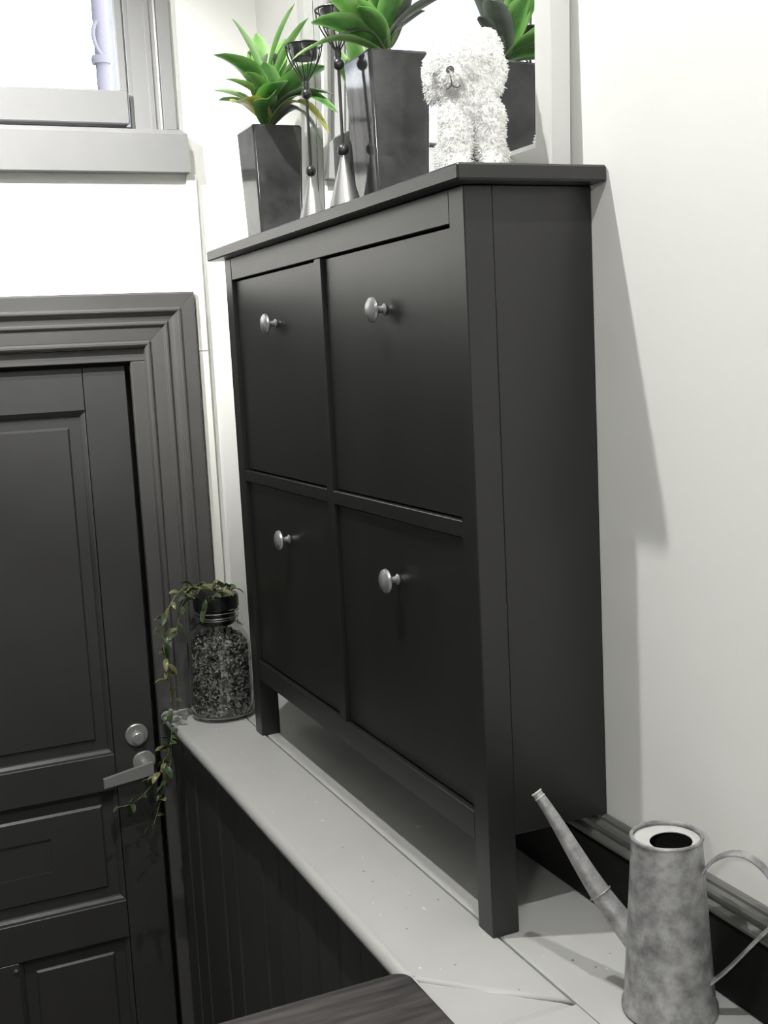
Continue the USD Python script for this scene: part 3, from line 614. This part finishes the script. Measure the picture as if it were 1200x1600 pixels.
# ================================================================== jar of pebbles
JX, JY = -.216, 1.182
jar = thing('glass_jar', (JX, JY, 0), 'large clear glass jar with black lid at the foot of the cabinet', 'jar')
outer = [(0, .0006), (.058, .0006), (.066, .004), (.070, .012), (.071, .03), (.071, .165), (.069, .180), (.062, .196), (.053, .206), (.047, .212), (.0455, .220), (.0455, .238), (.048, .240), (.048, .244), (.0445, .246)]
inner = [(.0425, .246), (.0425, .216), (.050, .203), (.059, .192), (.0655, .178), (.0675, .165), (.0675, .03), (.066, .014), (.060, .008), (0, .007)]
obj('body', lathe(outer + inner, 64, (JX, JY, 0)), 'glass', jar, smooth=40)
obj('lid', [lathe([(0, .2465), (.049, .2465), (.0505, .249), (.0505, .272), (.048, .277), (.030, .280), (0, .2805)] , 48, (JX, JY, 0)), lathe([(0, .208), (.036, .208), (.0405, .214), (.0405, .2463), (0, .2463)], 48, (JX, JY, 0))], 'lid', jar, label='black jar lid')
obj('closure_wire', [ring((JX, JY, .2285), .0475, .0014, n=48), ring((JX, JY, .2395), .0495, .0014, n=48), ring((JX, JY, .2235), .0465, .0010, n=48)], 'wire', jar, label='thin steel closure wires round the neck')
pb = []
ico = trimesh.creation.icosphere(1, 1.0)
def pebble(c, s):
    m = ico.copy(); m.vertices = m.vertices * np.array([s, s * rng.uniform(.65, .9), s * rng.uniform(.5, .75)])
    m.apply_transform(trimesh.transformations.random_rotation_matrix(nrng.random(3))); m.apply_translation(c); return m
for k in range(2200):
    z = rng.uniform(.0125, .180); R = .0620 if z < .166 else .0620 - (z - .166) * .75
    a = rng.uniform(0, 2 * math.pi); s = rng.uniform(.0026, .0042)
    r = (R - s * .2) if k % 4 else R - .006
    pb.append(pebble((JX + (r - .001) * math.cos(a), JY + (r - .001) * math.sin(a), z), s))
for k in range(220):
    r = .052 * math.sqrt(rng.random()); a = rng.uniform(0, 2 * math.pi); pb.append(pebble((JX + r * math.cos(a), JY + r * math.sin(a), .181 + .004 * rng.random()), rng.uniform(.003, .0045)))
core = lathe([(0, .010), (.057, .012), (.057, .166), (.046, .179), (0, .181)], 32, (JX, JY, 0))
pe = obj('pebbles', trimesh.util.concatenate(pb + [core]), 'pebble', None, smooth=True)
tag(pe, 'small dark and pale pebbles filling the glass jar', 'pebbles', kind='stuff')

# ---- vine trailing from the jar's lid over the ledge's edge
vine = thing('trailing_vine', (JX - .03, JY - .01, .281), 'thin trailing vine with small olive leaves hanging from the jar lid over the ledge', 'plant')
stems = [
 [(JX + .02, JY, .288), (JX - .03, JY - .015, .294), (-.285, 1.165, .302), (-.325, 1.155, .270), (-.347, 1.150, .210), (-.343, 1.150, .140), (-.340, 1.150, .060), (-.345, 1.150, -.02), (-.350, 1.150, -.07)],
 [(JX - .01, JY - .02, .290), (-.265, 1.150, .296), (-.305, 1.150, .250), (-.318, 1.145, .200)],
 [(JX + .03, JY - .03, .287), (JX + .005, JY - .045, .290), (JX - .03, JY - .055, .275), (JX - .045, JY - .068, .245)],
 [(-.345, 1.150, -.02), (-.365, 1.150, -.075), (-.395, 1.155, -.120), (-.435, 1.165, -.155), (-.470, 1.170, -.160)],
 [(-.350, 1.150, -.07), (-.375, 1.155, -.150), (-.400, 1.160, -.220)],
 [(JX + .03, JY + .02, .287), (JX + .01, JY + .045, .290), (JX - .03, JY + .035, .290)],
]
crv = [spline(s, 40) for s in stems]
obj('stem', [tube(c_, np.linspace(.0016, .0008, 40), 6) for c_ in crv], 'stem', vine, smooth=True)
vr = random.Random(11)
for ci, (c_, n) in enumerate(zip(crv, (34, 13, 12, 16, 9, 8))):
    for j in range(n):
        f = (j + .6) / n; q = c_[min(39, int(f * 39))]
        d = np.array([vr.uniform(-1, .5), vr.uniform(-.7, .25), vr.uniform(-.6, .35)]); d /= np.linalg.norm(d)
        L = vr.uniform(.018, .033); tip = q + d * L
        if ci in (2, 5) or (tip[0] > -.30 and tip[2] < .30):     # stay clear of the jar and its lid
            rr = np.array([tip[0] - JX, tip[1] - JY]); rl = np.linalg.norm(rr)
            if tip[2] < .283 and rl < .078: tip[:2] = np.array([JX, JY]) + rr / rl * .078
            if tip[2] >= .25: tip[2] = max(tip[2], .287)
        up = ci == 0 and f < .75
        m = 'vine_leaf' if vr.random() < (.62 if up else .25) else 'vine_leaf_green'
        obj('leaf', leaf(q, tip, L * vr.uniform(.38, .52), .12, vr.uniform(-.8, .8), nl=7, nw=2, droop=.15), m, vine, smooth=True)

# ================================================================== galvanised watering can
WX, WY = -.0886, -.2474
can = thing('watering_can', (WX, WY, 0), 'weathered galvanised watering can with long spout beside the cabinet', 'watering can')
Rt, Rb, CH = .0405, .055, .217
taper = lambda z: .0535 + (.0405 - .0535) * (z - .012) / (CH - .012)
obj('body', lathe([(0, .001), (.0545, .001), (.0562, .003), (.0562, .009), (.0540, .012), (.0535, .014)] + [(taper(z), z) for z in np.linspace(.02, CH - .004, 8)] + [(.0395, CH - .004), (taper(.16) - .002, .16), (taper(.05) - .002, .05), (0, .045)], 64, (WX, WY, 0)), 'zinc', can, smooth=40)
obj('rim', ring((WX, WY, CH - .0015), .0405, .0022, n=56), 'zinc', can)
hd_ = np.array([.574, -.819, 0]); sd_ = np.array([.819, .574, 0]); C = np.array([WX, WY, 0])
# half cover just inside the mouth: a disc with a round opening on the handle side
disc = Polygon([(.0388 * math.cos(a), .0388 * math.sin(a)) for a in np.linspace(0, 2 * math.pi, 64, endpoint=False)])
hole = Polygon([(.0065 + .0240 * math.cos(a), -.004 + .0270 * math.sin(a)) for a in np.linspace(0, 2 * math.pi, 48, endpoint=False)])
cov = trimesh.creation.extrude_polygon(disc.difference(hole), .0012, engine='earcut')
cv = np.array(cov.vertices); cov.vertices = C + cv[:, :1] * hd_ + cv[:, 1:2] * sd_ + np.c_[np.zeros((len(cv), 2)), cv[:, 2] + CH - .0065]; cov.fix_normals()
obj('cover', cov, 'zinc_lid', can, smooth=20, label='pale half cover inside the mouth')
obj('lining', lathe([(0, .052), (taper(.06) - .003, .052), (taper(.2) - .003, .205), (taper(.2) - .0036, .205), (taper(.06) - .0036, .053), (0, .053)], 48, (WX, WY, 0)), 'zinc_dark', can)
sp = spline([C - hd_ * .030 + np.array([0, 0, .066]), C - hd_ * .048 + np.array([0, 0, .087]), C - hd_ * .080 + np.array([0, 0, .124]), C - hd_ * .122 + np.array([0, 0, .185]), C - hd_ * .163 + np.array([0, 0, .2435])], 20)
obj('spout', tube(sp, np.linspace(.0165, .0062, 20), 24), 'zinc', can)
ax = sp[-1] - sp[-2]; ax /= np.linalg.norm(ax)
obj('spout_tip', [ring(sp[-1] - ax * .001, .0062, .0012, ax, n=28), ring(sp[-1] - ax * .008, .0066, .0008, ax, n=28)], 'zinc_lid', can)
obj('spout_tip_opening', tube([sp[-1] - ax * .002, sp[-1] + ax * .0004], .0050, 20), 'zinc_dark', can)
j0 = C - hd_ * .0478 + np.array([0, 0, .088])
obj('spout_collar', ring(sp[7], .0140, .0010, sp[8] - sp[7], n=28), 'zinc', can)
# strap handle
hp = spline([C + hd_ * (taper(.178) - .001) + np.array([0, 0, .176]), C + hd_ * .060 + np.array([0, 0, .200]), C + hd_ * .086 + np.array([0, 0, .2085]), C + hd_ * .112 + np.array([0, 0, .195]), C + hd_ * .1265 + np.array([0, 0, .163]), C + hd_ * .122 + np.array([0, 0, .137]), C + hd_ * .106 + np.array([0, 0, .114]), C + hd_ * .080 + np.array([0, 0, .080]), C + hd_ * (taper(.05) - .0005) + np.array([0, 0, .046])], 60)
tg = np.gradient(hp, axis=0); tg /= np.linalg.norm(tg, axis=1, keepdims=True)
strap = [(-.0075, -.0010), (-.0065, -.0016), (.0065, -.0016), (.0075, -.0010), (.0075, .0010), (.0065, .0016), (-.0065, .0016), (-.0075, .0010)]
obj('handle', sweep(strap, hp, [(sd_, np.cross(sd_, t_)) for t_ in tg]), 'zinc', can, smooth=40)

# ================================================================== dark board on the landing
TX1, TY1 = -.337, -.040
pl = Polygon([(TX1, -.42), (TX1, TY1), (-1.35, TY1), (-1.35, -.42)]).buffer(-.022).buffer(.022, quad_segs=8)
def soft(poly, z0, z1, c=.006):
    a, b = np.array(poly.exterior.coords)[:-1], np.array(poly.buffer(-c, join_style=1).exterior.coords)[:-1]
    mid = np.array(poly.buffer(-c * .3).exterior.coords)[:-1]
    return trimesh.convex.convex_hull(np.vstack([np.c_[a, np.full(len(a), z0)], np.c_[a, np.full(len(a), z1 - c)], np.c_[mid, np.full(len(mid), z1 - c * .3)], np.c_[b, np.full(len(b), z1)]]))
tag(obj('stair_tread', soft(pl, .0002, .018), 'tread', None, smooth=40), 'dark grained wooden tread with a rounded corner lying beside the pale ledge', 'tread')
